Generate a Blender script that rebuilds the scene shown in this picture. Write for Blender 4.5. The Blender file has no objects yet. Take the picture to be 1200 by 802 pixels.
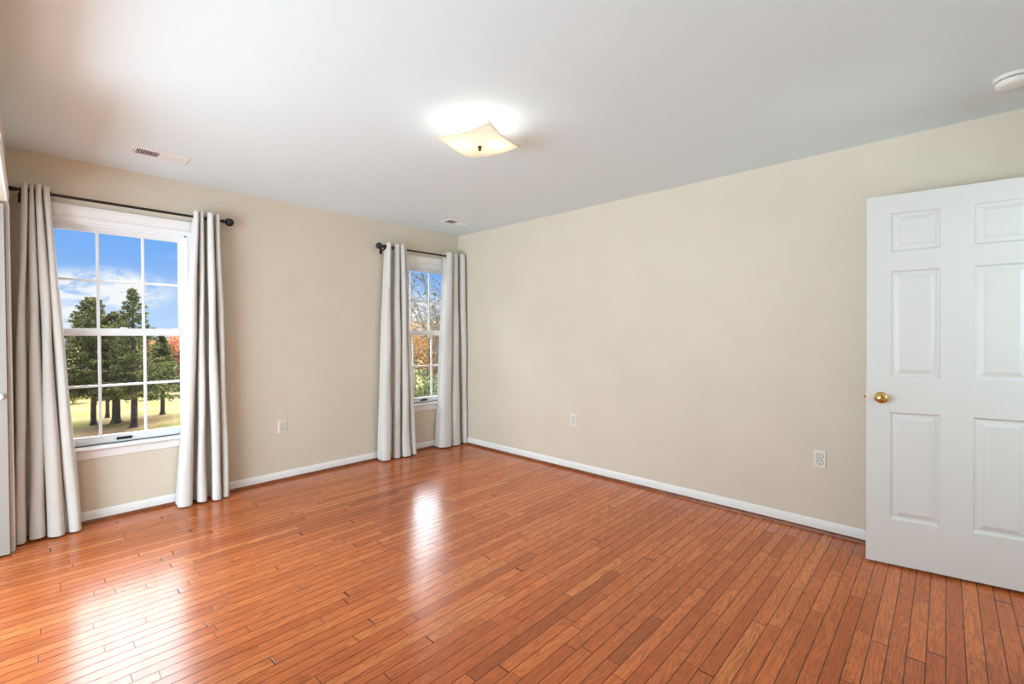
import bpy, math, random
from mathutils import Vector, Matrix
random.seed(7)
S = bpy.context.scene
C = S.collection
PI = math.pi

# ------------------------------------------------------------------ camera, sky, sun, lights, exposure
cam_d = bpy.data.cameras.new('camera')
cam = bpy.data.objects.new('camera', cam_d)
C.objects.link(cam)
cam.location = (-3.5218, -4.2180, 1.2817)
cam.rotation_euler = (PI / 2 - 0.016982, 0, -0.812528)
cam_d.sensor_fit = 'HORIZONTAL'
cam_d.sensor_width = 36.0
cam_d.lens = 536.723 / 1200 * 36.0
cam_d.clip_start = 0.02
cam_d.clip_end = 1000
S.camera = cam

vs = S.view_settings
vs.view_transform = 'Standard'
vs.look = 'None'
vs.exposure = 0.15
vs.gamma = 1.0
vs.use_curve_mapping = False
S.cycles.max_bounces = 10
S.cycles.diffuse_bounces = 7
S.cycles.transparent_max_bounces = 16
S.cycles.sample_clamp_indirect = 6.0
S.cycles.use_denoising = True

SKY_FILL = 5.8       # radiance of a bright bank added to the unseen upper sky for floor reflections
LAMP_W = 1.3          # the two bulbs of the ceiling lamp, each
HALL_FILL_W = 30.0
SIDE_FILL_W = 188.0       # unseen fill panel added left of the camera
SUN_W = 3.6

sun_d = bpy.data.lights.new('sun', 'SUN')
sun_d.energy = SUN_W
sun_d.angle = math.radians(0.6)
sun_d.color = (1.0, 0.93, 0.80)
sun = bpy.data.objects.new('sun', sun_d)
C.objects.link(sun)
sun.rotation_euler = Vector((-0.42, 0.40, -0.80)).to_track_quat('-Z', 'Y').to_euler()


def bulb(name, loc, watts, color, radius):
    d = bpy.data.lights.new(name, 'POINT')
    d.energy = watts
    d.color = color
    d.shadow_soft_size = radius
    o = bpy.data.objects.new(name, d)
    C.objects.link(o)
    o.location = loc
    return o


# fill lights added out of view: one in the hall, two past the left wall
bulb('hall_fill', (-0.75, -5.6, 1.5), HALL_FILL_W, (0.62, 0.85, 1.0), 0.3)
for ly in (-1.9, -3.0):
    bulb('ceiling_fill', (-3.90, ly, 1.60), 5.5, (0.75, 0.90, 1.0), 0.15)  # unseen fill added to even out the ceiling near the left wall
# large soft fill panel added unseen beyond the left wall, no window there
ad = bpy.data.lights.new('side_fill_panel', 'AREA')
ad.shape = 'RECTANGLE'
ad.size, ad.size_y = 1.9, 3.2
ad.energy = SIDE_FILL_W
ad.color = (0.685, 0.875, 1.0)
al = bpy.data.objects.new('side_fill_panel', ad)
C.objects.link(al)
al.location = (-5.45, -2.1, 1.0)
al.rotation_euler = (0, -PI / 2, 0)


# ------------------------------------------------------------------ node helpers
class NT:
    def __init__(self, tree):
        self.t = tree
        self.n = tree.nodes
        self.l = tree.links

    def new(self, typ, **kw):
        nd = self.n.new(typ)
        for k, v in kw.items():
            setattr(nd, k, v)
        return nd

    def put(self, sock, v):
        if isinstance(v, bpy.types.NodeSocket):
            self.l.new(v, sock)
        elif v is not None:
            sock.default_value = v

    def math(self, op, a, b=None, c=None, clamp=False):
        nd = self.new('ShaderNodeMath', operation=op, use_clamp=clamp)
        self.put(nd.inputs[0], a)
        self.put(nd.inputs[1], b)
        self.put(nd.inputs[2], c)
        return nd.outputs[0]

    def vmath(self, op, a, b=None):
        nd = self.new('ShaderNodeVectorMath', operation=op)
        self.put(nd.inputs[0], a)
        self.put(nd.inputs[1], b)
        return nd

    def mix(self, f, a, b, blend='MIX'):
        nd = self.new('ShaderNodeMix', data_type='RGBA', blend_type=blend)
        self.put(nd.inputs[0], f)
        self.put(nd.inputs[6], a)
        self.put(nd.inputs[7], b)
        return nd.outputs[2]

    def smooth(self, v, a, b, lo=0.0, hi=1.0):
        nd = self.new('ShaderNodeMapRange', interpolation_type='SMOOTHSTEP')
        self.put(nd.inputs[0], v)
        nd.inputs[1].default_value = a
        nd.inputs[2].default_value = b
        nd.inputs[3].default_value = lo
        nd.inputs[4].default_value = hi
        return nd.outputs[0]

    def noise(self, vec, scale, detail=3.0, rough=0.5, dist=0.0, dim='3D'):
        nd = self.new('ShaderNodeTexNoise', noise_dimensions=dim)
        self.put(nd.inputs['Vector'], vec)
        nd.inputs['Scale'].default_value = scale
        nd.inputs['Detail'].default_value = detail
        nd.inputs['Roughness'].default_value = rough
        nd.inputs['Distortion'].default_value = dist
        return nd.outputs[0]

    def xyz(self, x, y, z):
        nd = self.new('ShaderNodeCombineXYZ')
        self.put(nd.inputs[0], x)
        self.put(nd.inputs[1], y)
        self.put(nd.inputs[2], z)
        return nd.outputs[0]


def rgb(r, g, b):
    return (r, g, b, 1.0)


def srgb(r, g, b):
    f = lambda c: (c / 255) / 12.92 if c / 255 <= 0.04045 else ((c / 255 + 0.055) / 1.055) ** 2.4
    return (f(r), f(g), f(b), 1.0)


# ------------------------------------------------------------------ world: blue autumn sky, a low cloud, an added bright bank above
W = bpy.data.worlds.new('sky')
S.world = W
W.use_nodes = True
w = NT(W.node_tree)
w.n.clear()
tc = w.new('ShaderNodeTexCoord')
D = tc.outputs['Generated']
sep = w.new('ShaderNodeSeparateXYZ')
w.put(sep.inputs[0], D)
dx, dy, dz = sep.outputs
blue = w.mix(w.smooth(dz, 0.0, 0.17), rgb(0.48, 0.68, 0.95), rgb(0.155, 0.40, 0.89))
cn = w.noise(w.vmath('MULTIPLY', D, (1.0, 1.0, 3.0)).outputs[0], 7.0, 6.0, 0.6, 0.3)


def blob(px, py, pz, wid):
    # one low cumulus around a compass direction
    d = w.vmath('SUBTRACT', D, (px, py, pz)).outputs[0]
    d = w.vmath('MULTIPLY', d, (1.0, 1.0, 2.6)).outputs[0]
    return w.smooth(w.vmath('LENGTH', d).outputs['Value'], wid, wid * 0.25)


cn2 = w.noise(w.vmath('MULTIPLY', D, (1.0, 1.0, 1.8)).outputs[0], 26.0, 6.0, 0.62, 0.4)
cl = w.math('MAXIMUM', blob(0.087, 0.993, 0.072, 0.115), blob(0.030, 0.998, 0.026, 0.085))
cl = w.math('MAXIMUM', cl, blob(0.53, 0.85, 0.03, 0.20))
cl = w.math('MULTIPLY', w.math('MULTIPLY', cl, 1.5), w.smooth(cn2, 0.33, 0.60), None, True)
wisp = w.math('MULTIPLY', w.smooth(cn, 0.55, 0.75), 0.35)
cl = w.math('MAXIMUM', cl, wisp)
low = w.mix(cl, blue, rgb(0.90, 0.92, 0.95))
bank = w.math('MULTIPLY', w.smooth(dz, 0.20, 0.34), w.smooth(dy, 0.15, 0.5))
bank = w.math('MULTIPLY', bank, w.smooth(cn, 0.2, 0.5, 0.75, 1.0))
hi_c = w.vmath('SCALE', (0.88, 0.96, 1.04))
# added bank, boosted high up and to the right to brighten floor reflections
w.put(hi_c.inputs['Scale'], w.math('MULTIPLY', w.smooth(dz, 0.36, 0.60, SKY_FILL, SKY_FILL * 4.5), w.smooth(dx, 0.16, 0.46, 1.0, 3.0)))
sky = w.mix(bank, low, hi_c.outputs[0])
sky = w.mix(w.smooth(dz, 0.0, -0.02), sky, rgb(0.20, 0.17, 0.10))
bg = w.new('ShaderNodeBackground')
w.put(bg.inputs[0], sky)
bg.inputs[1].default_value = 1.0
wo = w.new('ShaderNodeOutputWorld')
w.l.new(bg.outputs[0], wo.inputs[0])


# ------------------------------------------------------------------ materials
def material(name):
    m = bpy.data.materials.new(name)
    m.use_nodes = True
    t = NT(m.node_tree)
    t.n.clear()
    out = t.new('ShaderNodeOutputMaterial')
    return m, t, out


def plain(name, col, rough=0.5, spec=0.5, metal=0.0, bump=None, vary=0.0, vscale=8.0):
    m, t, out = material(name)
    p = t.new('ShaderNodeBsdfPrincipled')
    tcn = t.new('ShaderNodeTexCoord').outputs['Object']
    c = col
    if vary:
        nz = t.noise(tcn, vscale, 4.0)
        lo = tuple(x * (1 - vary) for x in col[:3]) + (1.0,)
        hi = tuple(min(1, x * (1 + vary)) for x in col[:3]) + (1.0,)
        c = t.mix(t.smooth(nz, 0.3, 0.7), lo, hi)
    t.put(p.inputs['Base Color'], c)
    p.inputs['Roughness'].default_value = rough
    p.inputs['Specular IOR Level'].default_value = spec
    p.inputs['Metallic'].default_value = metal
    if bump:
        b = t.new('ShaderNodeBump')
        b.inputs['Strength'].default_value = bump[1]
        b.inputs['Distance'].default_value = bump[2] if len(bump) > 2 else 0.002
        t.put(b.inputs['Height'], t.noise(tcn, bump[0], 3.0))
        t.put(p.inputs['Normal'], b.outputs[0])
    t.l.new(p.outputs[0], out.inputs[0])
    return m


M = {}
M['wall'] = plain('wall_paint_beige', rgb(0.69, 0.617, 0.505), 0.55, 0.25, bump=(220, 0.06), vary=0.015, vscale=3)
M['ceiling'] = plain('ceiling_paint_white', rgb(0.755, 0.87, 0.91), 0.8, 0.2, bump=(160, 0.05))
M['trim'] = plain('trim_paint_white', rgb(0.84, 0.84, 0.83), 0.35, 0.5)
M['door'] = plain('door_paint_white', rgb(0.69, 0.675, 0.65), 0.4, 0.5, bump=(60, 0.03))
M['vinyl'] = plain('white_vinyl', rgb(0.85, 0.86, 0.87), 0.35, 0.5)
M['black'] = plain('black_rod_metal', rgb(0.012, 0.011, 0.010), 0.35, 0.5, bump=(90, 0.05))
M['grommet'] = plain('dark_grommet_metal', rgb(0.02, 0.018, 0.016), 0.25, 0.5, metal=0.6)
M['closet'] = plain('closet_door_paint_greige', rgb(0.34, 0.315, 0.285), 0.5, 0.3)
M['brass'] = plain('polished_brass', rgb(0.72, 0.47, 0.16), 0.14, 0.5, metal=1.0)
M['ivory'] = plain('ivory_plastic', rgb(0.80, 0.765, 0.68), 0.35, 0.5)
M['slot'] = plain('dark_slot', rgb(0.03, 0.025, 0.02), 0.6, 0.3)
M['duct'] = plain('dark_duct_metal', rgb(0.03, 0.03, 0.03), 0.6, 0.3)
M['white_metal'] = plain('white_enamelled_metal', rgb(0.86, 0.86, 0.85), 0.4, 0.5)
M['white_plastic'] = plain('white_plastic', rgb(0.80, 0.80, 0.77), 0.4, 0.5)
M['bronze'] = plain('dark_bronze', rgb(0.10, 0.055, 0.03), 0.35, 0.5, metal=0.8)
M['shoe'] = plain('stained_shoe_moulding', rgb(0.20, 0.055, 0.016), 0.3, 0.5, vary=0.25, vscale=20)
M['bark'] = plain('grey_brown_bark', rgb(0.10, 0.085, 0.07), 0.9, 0.1, bump=(12, 0.6, 0.05), vary=0.35, vscale=6)
M['bark2'] = plain('pale_grey_bark', rgb(0.20, 0.18, 0.16), 0.9, 0.1, vary=0.3, vscale=8)
M['siding'] = plain('outside_siding', rgb(0.6, 0.58, 0.54), 0.7, 0.2)
M['hall'] = plain('hall_paint', rgb(0.72, 0.66, 0.56), 0.7, 0.2)


def floor_mat():
    m, t, out = material('cherry_stained_oak_strip_floor')
    p = t.new('ShaderNodeBsdfPrincipled')
    pos = t.new('ShaderNodeTexCoord').outputs['Object']
    sp = t.new('ShaderNodeSeparateXYZ')
    t.put(sp.inputs[0], pos)
    x, y, z = sp.outputs
    WID = 0.0572
    yr = t.math('DIVIDE', y, WID)
    row = t.math('FLOOR', yr)
    fy = t.math('FRACT', yr)
    wn = t.new('ShaderNodeTexWhiteNoise', noise_dimensions='1D')
    t.put(wn.inputs['W'], row)
    wn2 = t.new('ShaderNodeTexWhiteNoise', noise_dimensions='1D')
    t.put(wn2.inputs['W'], t.math('ADD', row, 311.7))
    ln = t.math('MULTIPLY_ADD', wn2.outputs[0], 0.55, 0.45)
    # uneven board lengths: bend the run of each row a little
    xx = t.math('ADD', x, t.math('MULTIPLY', wn.outputs[0], 7.0))
    wob = t.math('MULTIPLY', t.math('SINE', t.math('MULTIPLY_ADD', xx, 4.1, t.math('MULTIPLY', wn2.outputs[0], 40.0))), 0.16)
    xr = t.math('DIVIDE', t.math('ADD', xx, wob), ln)
    col = t.math('FLOOR', xr)
    fx = t.math('FRACT', xr)
    wc = t.new('ShaderNodeTexWhiteNoise', noise_dimensions='2D')
    t.put(wc.inputs['Vector'], t.xyz(row, col, 0.0))
    rnd = wc.outputs['Value']
    wcs = t.new('ShaderNodeSeparateColor')
    t.put(wcs.inputs[0], wc.outputs['Color'])
    # seams
    ey = t.math('MULTIPLY', t.math('MINIMUM', fy, t.math('SUBTRACT', 1.0, fy)), WID)
    ex = t.math('MULTIPLY', t.math('MINIMUM', fx, t.math('SUBTRACT', 1.0, fx)), ln)
    e = t.math('MINIMUM', ey, ex)
    seam = t.smooth(e, 0.0010, 0.0026, 1.0, 0.0)
    # grain: long fibres and cathedral figure, shifted board by board
    gv = t.xyz(t.math('MULTIPLY_ADD', rnd, 31.0, t.math('MULTIPLY', x, 2.2)),
               t.math('MULTIPLY_ADD', wcs.outputs[1], 17.0, t.math('MULTIPLY', y, 26.0)),
               t.math('MULTIPLY', rnd, 9.0))
    fig = t.noise(gv, 1.0, 2.0, 0.5, 0.6)
    ring = t.math('FRACT', t.math('MULTIPLY', fig, 9.0))
    ring = t.smooth(ring, 0.0, 0.75, 1.0, 0.0)
    fv = t.xyz(t.math('MULTIPLY', x, 9.0), t.math('MULTIPLY', y, 520.0), rnd)
    fib = t.noise(fv, 1.0, 3.0, 0.6)
    c = t.mix(rnd, rgb(0.55, 0.131, 0.034), rgb(0.73, 0.207, 0.060))
    c = t.mix(t.smooth(wcs.outputs[2], 0.90, 0.99), c, rgb(0.74, 0.235, 0.07))
    c = t.mix(t.smooth(wcs.outputs[2], 0.05, 0.01), c, rgb(0.43, 0.108, 0.032))
    c = t.mix(t.math('MULTIPLY', ring, 0.45), c, rgb(0.22, 0.060, 0.020))
    c = t.mix(t.math('MULTIPLY', t.smooth(fib, 0.45, 0.7), 0.30), c, rgb(0.20, 0.055, 0.020))
    fl = t.noise(t.xyz(t.math('MULTIPLY', x, 16.0), t.math('MULTIPLY', y, 230.0), rnd), 1.0, 2.0, 0.6)
    c = t.mix(t.math('MULTIPLY', t.smooth(fl, 0.50, 0.66), 0.42), c, rgb(0.24, 0.060, 0.018))
    c = t.mix(t.math('MULTIPLY', seam, 0.92), c, rgb(0.045, 0.013, 0.006))
    t.put(p.inputs['Base Color'], c)
    rn = t.noise(t.xyz(t.math('MULTIPLY', x, 6.0), t.math('MULTIPLY', y, 60.0), rnd), 1.0, 3.0)
    t.put(p.inputs['Roughness'], t.math('MULTIPLY_ADD', rn, 0.09, 0.16))
    p.inputs['Specular IOR Level'].default_value = 0.34
    b = t.new('ShaderNodeBump')
    b.inputs['Strength'].default_value = 0.5
    b.inputs['Distance'].default_value = 0.0012
    hgt = t.math('SUBTRACT', t.math('MULTIPLY', fib, 0.06), seam)
    # slight crowning and waviness of the finish
    wv = t.noise(t.xyz(t.math('MULTIPLY', x, 3.0), t.math('MULTIPLY', y, 22.0), rnd), 1.0, 2.0)
    hgt = t.math('ADD', hgt, t.math('MULTIPLY', wv, 0.6))
    t.put(b.inputs['Height'], hgt)
    t.put(p.inputs['Normal'], b.outputs[0])
    t.l.new(p.outputs[0], out.inputs[0])
    return m


def fabric_mat():
    m, t, out = material('pale_greige_curtain_fabric')
    pos = t.new('ShaderNodeTexCoord').outputs['Object']
    nz = t.noise(t.vmath('MULTIPLY', pos, (1, 1, 0.25)).outputs[0], 240.0, 3.0, 0.6)
    slub = t.noise(t.vmath('MULTIPLY', pos, (1, 1, 14.0)).outputs[0], 24.0, 2.0, 0.6)
    c = t.mix(t.math('MULTIPLY_ADD', nz, 0.5, t.math('MULTIPLY', slub, 0.5)), rgb(0.615, 0.59, 0.55), rgb(0.70, 0.68, 0.64))
    d = t.new('ShaderNodeBsdfPrincipled')
    t.put(d.inputs['Base Color'], c)
    d.inputs['Roughness'].default_value = 0.85
    d.inputs['Specular IOR Level'].default_value = 0.15
    d.inputs['Sheen Weight'].default_value = 0.15
    b = t.new('ShaderNodeBump')
    b.inputs['Strength'].default_value = 0.08
    b.inputs['Distance'].default_value = 0.002
    t.put(b.inputs['Height'], slub)
    t.put(d.inputs['Normal'], b.outputs[0])
    t.l.new(d.outputs[0], out.inputs[0])
    return m


def glass_mat():
    m, t, out = material('clear_window_glass')
    tr = t.new('ShaderNodeBsdfTransparent')
    tr.inputs[0].default_value = rgb(0.97, 0.98, 0.98)
    gl = t.new('ShaderNodeBsdfGlossy')
    gl.inputs['Roughness'].default_value = 0.02
    fr = t.new('ShaderNodeFresnel')
    fr.inputs[0].default_value = 1.45
    mx = t.new('ShaderNodeMixShader')
    t.l.new(fr.outputs[0], mx.inputs[0])
    t.l.new(tr.outputs[0], mx.inputs[1])
    t.l.new(gl.outputs[0], mx.inputs[2])
    t.l.new(mx.outputs[0], out.inputs[0])
    return m


def shade_mat():
    m, t, out = material('frosted_amber_white_glass')
    tl = t.new('ShaderNodeBsdfTranslucent')
    tl.inputs[0].default_value = rgb(0.97, 0.90, 0.79)
    df = t.new('ShaderNodeBsdfPrincipled')
    df.inputs['Base Color'].default_value = rgb(0.88, 0.84, 0.76)
    df.inputs['Roughness'].default_value = 0.25
    mx = t.new('ShaderNodeMixShader')
    mx.inputs[0].default_value = 0.25
    t.l.new(tl.outputs[0], mx.inputs[1])
    t.l.new(df.outputs[0], mx.inputs[2])
    t.l.new(mx.outputs[0], out.inputs[0])
    return m


def bulb_mat():
    m, t, out = material('glowing_bulb')
    e = t.new('ShaderNodeEmission')
    e.inputs[0].default_value = rgb(1.0, 0.88, 0.70)
    e.inputs[1].default_value = 6.0
    t.l.new(e.outputs[0], out.inputs[0])
    return m


def leaf_mat(name, cols, trans=0.35):
    m, t, out = material(name)
    g = t.new('ShaderNodeNewGeometry')
    r = g.outputs['Random Per Island']
    ramp = t.new('ShaderNodeValToRGB')
    el = ramp.color_ramp.elements
    el[0].position, el[0].color = 0.0, cols[0]
    el[1].position, el[1].color = 1.0, cols[-1]
    for i, c in enumerate(cols[1:-1]):
        e = el.new((i + 1) / (len(cols) - 1))
        e.color = c
    t.put(ramp.inputs[0], r)
    df = t.new('ShaderNodeBsdfDiffuse')
    tl = t.new('ShaderNodeBsdfTranslucent')
    t.l.new(ramp.outputs[0], df.inputs[0])
    t.l.new(ramp.outputs[0], tl.inputs[0])
    mx = t.new('ShaderNodeMixShader')
    mx.inputs[0].default_value = trans
    t.l.new(df.outputs[0], mx.inputs[1])
    t.l.new(tl.outputs[0], mx.inputs[2])
    t.l.new(mx.outputs[0], out.inputs[0])
    return m


def lawn_mat():
    m, t, out = material('autumn_lawn')
    pos = t.new('ShaderNodeTexCoord').outputs['Object']
    a = t.noise(pos, 0.5, 5.0, 0.6)
    b = t.noise(pos, 4.0, 4.0, 0.7)
    c = t.mix(t.smooth(a, 0.38, 0.62), rgb(0.135, 0.115, 0.042), rgb(0.20, 0.125, 0.075))
    c = t.mix(t.math('MULTIPLY', t.smooth(b, 0.4, 0.7), 0.6), c, rgb(0.085, 0.10, 0.03))
    d = t.new('ShaderNodeBsdfDiffuse')
    t.l.new(c, d.inputs[0])
    t.l.new(d.outputs[0], out.inputs[0])
    return m


M['floor'] = floor_mat()
M['fabric'] = fabric_mat()
M['glass'] = glass_mat()
M['shade'] = shade_mat()
M['bulb'] = bulb_mat()
M['lawn'] = lawn_mat()
M['spruce'] = leaf_mat('spruce_needles', [rgb(0.030, 0.042, 0.018), rgb(0.075, 0.092, 0.034), rgb(0.155, 0.165, 0.058), rgb(0.29, 0.265, 0.09)], 0.25)
M['red_leaf'] = leaf_mat('red_autumn_leaves', [rgb(0.34, 0.12, 0.06), rgb(0.52, 0.20, 0.10), rgb(0.60, 0.32, 0.18)])
M['gold_leaf'] = leaf_mat('orange_autumn_leaves', [rgb(0.16, 0.08, 0.04), rgb(0.38, 0.15, 0.04), rgb(0.42, 0.25, 0.09), rgb(0.20, 0.19, 0.09)])
M['green_leaf'] = leaf_mat('olive_shrub_leaves', [rgb(0.05, 0.07, 0.025), rgb(0.14, 0.17, 0.06), rgb(0.27, 0.26, 0.09)])
M['grey_leaf'] = leaf_mat('dry_grey_pink_leaves', [rgb(0.10, 0.08, 0.07), rgb(0.26, 0.19, 0.16), rgb(0.42, 0.37, 0.34)])
M['dark_leaf'] = leaf_mat('dark_olive_leaves', [rgb(0.02, 0.025, 0.012), rgb(0.06, 0.07, 0.03), rgb(0.12, 0.11, 0.05)])
M['tan_leaf'] = leaf_mat('yellow_green_hedge_leaves', [rgb(0.20, 0.18, 0.06), rgb(0.42, 0.40, 0.12), rgb(0.50, 0.38, 0.2)])


# ------------------------------------------------------------------ mesh builder
class MB:
    def __init__(self):
        self.v, self.f = [], []

    def add(self, vs_, fs):
        o = len(self.v)
        self.v += [tuple(q) for q in vs_]
        self.f += [tuple(i + o for i in q) for q in fs]
        return self

    def box(self, x0, x1, y0, y1, z0, z1):
        return self.add([(x0, y0, z0), (x1, y0, z0), (x1, y1, z0), (x0, y1, z0), (x0, y0, z1), (x1, y0, z1), (x1, y1, z1), (x0, y1, z1)],
                        [(0, 3, 2, 1), (4, 5, 6, 7), (0, 1, 5, 4), (1, 2, 6, 5), (2, 3, 7, 6), (3, 0, 4, 7)])

    def lathe(self, prof, n=24, mat=None):
        # prof: (radius, height) along local z
        mat = mat or Matrix.Identity(4)
        vv, ff = [], []
        for r, h in prof:
            for k in range(n):
                a = 2 * PI * k / n
                vv.append(mat @ Vector((r * math.cos(a), r * math.sin(a), h)))
        for i in range(len(prof) - 1):
            for k in range(n):
                a, b = i * n + k, i * n + (k + 1) % n
                ff.append((a, b, b + n, a + n))
        ff.append(tuple(range(n - 1, -1, -1)))
        ff.append(tuple((len(prof) - 1) * n + k for k in range(n)))
        return self.add(vv, ff)

    def tube(self, pts, rads, n=8):
        pts = [Vector(p) for p in pts]
        vv, ff = [], []
        for i, p in enumerate(pts):
            d = (pts[min(i + 1, len(pts) - 1)] - pts[max(i - 1, 0)]).normalized()
            a = d.orthogonal().normalized() if abs(d.z) > 0.95 or True else None
            ref = Vector((0, 0, 1)) if abs(d.z) < 0.9 else Vector((1, 0, 0))
            a = d.cross(ref).normalized()
            b = d.cross(a)
            for k in range(n):
                t_ = 2 * PI * k / n
                vv.append(p + (a * math.cos(t_) + b * math.sin(t_)) * rads[i])
        for i in range(len(pts) - 1):
            for k in range(n):
                q, r = i * n + k, i * n + (k + 1) % n
                ff.append((q, r, r + n, q + n))
        ff.append(tuple(range(n - 1, -1, -1)))
        ff.append(tuple((len(pts) - 1) * n + k for k in range(n)))
        return self.add(vv, ff)

    def extrude(self, prof, path_a, path_b, axes):
        # closed 2-D profile swept straight from a to b; axes = (vector for p, vector for q)
        u, v = Vector(axes[0]), Vector(axes[1])
        a, b = Vector(path_a), Vector(path_b)
        n = len(prof)
        vv = [a + u * p + v * q for p, q in prof] + [b + u * p + v * q for p, q in prof]
        ff = [(i, (i + 1) % n, (i + 1) % n + n, i + n) for i in range(n)]
        ff += [tuple(range(n - 1, -1, -1)), tuple(range(n, 2 * n))]
        return self.add(vv, ff)

    def torus(self, R, r, mat, n=20, m=8):
        vv, ff = [], []
        for i in range(n):
            a = 2 * PI * i / n
            for j in range(m):
                b = 2 * PI * j / m
                q = R + r * math.cos(b)
                vv.append(mat @ Vector((q * math.cos(a), q * math.sin(a), r * math.sin(b))))
        for i in range(n):
            for j in range(m):
                ff.append((i * m + j, ((i + 1) % n) * m + j, ((i + 1) % n) * m + (j + 1) % m, i * m + (j + 1) % m))
        return self.add(vv, ff)

    def build(self, name, mat, parent=None, smooth=False, bevel=0.0, fix=True):
        me = bpy.data.meshes.new(name)
        me.from_pydata(self.v, [], self.f)
        if fix:
            import bmesh
            bm = bmesh.new()
            bm.from_mesh(me)
            bmesh.ops.recalc_face_normals(bm, faces=bm.faces)
            bm.to_mesh(me)
            bm.free()
        me.materials.append(mat)
        if smooth:
            me.polygons.foreach_set('use_smooth', [True] * len(me.polygons))
        me.update()
        o = bpy.data.objects.new(name, me)
        C.objects.link(o)
        if parent is not None:
            o.parent = parent
        if bevel:
            bv = o.modifiers.new('bevel', 'BEVEL')
            bv.width = bevel
            bv.segments = 2
            bv.limit_method = 'ANGLE'
        if smooth == 'auto':
            me.set_sharp_from_angle(angle=math.radians(40))
        return o


def tag(o, label, cat, group=None, kind=None):
    o['label'] = label
    o['category'] = cat
    if group:
        o['group'] = group
    if kind:
        o['kind'] = kind
    return o


def empty(name, loc, rot=(0, 0, 0)):
    o = bpy.data.objects.new(name, None)
    o.empty_display_size = 0.1
    C.objects.link(o)
    o.location = loc
    o.rotation_euler = rot
    return o


def copy_tree(o, parent=None):
    c = o.copy()
    C.objects.link(c)
    if parent is not None:
        c.parent = parent
    for ch in list(o.children):
        copy_tree(ch, c)
    return c


# ------------------------------------------------------------------ the room
H = 2.44
XL = -3.605          # left wall plane
YF = -4.64           # wall behind the camera
WT = 0.16            # outer wall thickness
WIN = [-3.059, -0.475]          # window centres
WHALF = 0.40
WZ0, WZ1 = 0.505, 2.055
CLO = (-1.40, -0.235, 2.045)    # narrow closet opening in the left wall (y0, y1, top)
FILL_GAP = (-3.90, -1.40, 2.20, 0.62)   # unseen opening added for fill light, over a knee wall added as floor shade (y0, y1, top, bottom)
DOR = (-0.905, -0.150, 2.075)   # doorway in the wall behind the camera (x0, x1, top)


def struct(mb, name, mat, label, cat, **kw):
    return tag(mb.build(name, mat, **kw), label, cat, kind='structure')


b = MB().box(XL - 2.2, 0.0, YF - 1.6, 0.0, -0.12, 0.0)
struct(b, 'floor', M['floor'], 'reddish brown oak strip floor, glossy and bare', 'floor')
b = MB().box(XL - 2.3, 0.16, YF - 1.8, WT, H, H + 0.2)
struct(b, 'ceiling', M['ceiling'], 'plain white painted ceiling', 'ceiling')


def wall_cells(us, zs, holes, place):
    mb = MB()
    for i in range(len(us) - 1):
        for j in range(len(zs) - 1):
            uc, zc = (us[i] + us[i + 1]) / 2, (zs[j] + zs[j + 1]) / 2
            if any(h[0] < uc < h[1] and h[2] < zc < h[3] for h in holes):
                continue
            place(mb, us[i], us[i + 1], zs[j], zs[j + 1])
    return mb


holes = [(c - WHALF, c + WHALF, WZ0, WZ1) for c in WIN]
us = [XL - 2.3, holes[0][0], holes[0][1], holes[1][0], holes[1][1], 0.16]
b = wall_cells(us, [-0.12, WZ0, WZ1, H], holes, lambda m, a, c, d, e: m.box(a, c, 0, WT, d, e))
struct(b, 'wall_back', M['wall'], 'beige wall holding both curtained windows', 'wall')
b = MB().box(0, 0.16, YF - 1.8, 0, -0.12, H)
struct(b, 'wall_right', M['wall'], 'long bare beige wall behind the open white door', 'wall')
b = wall_cells([YF - 0.1, FILL_GAP[0], -2.0, CLO[0], CLO[1], 0.0], [0, FILL_GAP[3], CLO[2], FILL_GAP[2], H],
               [(CLO[0], CLO[1], 0, CLO[2]), (FILL_GAP[0], -2.0, FILL_GAP[3], FILL_GAP[2]), (-2.0, FILL_GAP[1], 0, FILL_GAP[2])],  # opening past the closet and its knee wall are added to shape the light
               lambda m, a, c, d, e: m.box(XL - 0.11, XL, a, c, d, e))
struct(b, 'wall_left', M['wall'], 'sliver of beige wall at the left edge with the closet opening', 'wall')
b = wall_cells([XL - 0.11, DOR[0], DOR[1], 0.0], [0, DOR[2], H], [(DOR[0], DOR[1], 0, DOR[2])],
               lambda m, a, c, d, e: m.box(a, c, YF - 0.11, YF, d, e))
struct(b, 'wall_front', M['wall'], 'beige wall behind the camera with the doorway', 'wall')
# shell added around the side fill light, and hall shell
b = MB().box(XL - 2.3, XL - 2.2, YF - 0.1, 0, 0, H)
b.box(XL - 2.2, XL - 0.11, YF - 0.1, YF, 0, H)
struct(b, 'wall_fill_shell', M['hall'], 'unseen walls added around the fill light beyond the left wall opening', 'wall')
b = MB().box(-1.75, -1.65, YF - 1.7, YF - 0.11, 0, H).box(-1.65, 0, YF - 1.7, YF - 1.6, 0, H)
struct(b, 'wall_hall', M['hall'], 'hall walls beyond the doorway', 'wall')

# baseboards: white moulded board on a stained shoe
BB = [(0, 0.0), (0.014, 0.0), (0.014, 0.052), (0.011, 0.058), (0.011, 0.064), (0.006, 0.072), (0.003, 0.078), (0, 0.078)]
SH = [(0, 0), (0.019, 0)] + [(0.019 * math.cos(a * PI / 12), 0.021 * math.sin(a * PI / 12)) for a in range(1, 7)] + [(0, 0.021)]
SHO = [(p + 0.014 if p > 0 else 0.012, q) for p, q in SH]


def base(name, a, c, nrm, label):
    o = MB().extrude(BB, (*a, 0.0), (*c, 0.0), ((*nrm, 0), (0, 0, 1))).build(name, M['trim'])
    return tag(o, label, 'baseboard', kind='structure')


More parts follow.
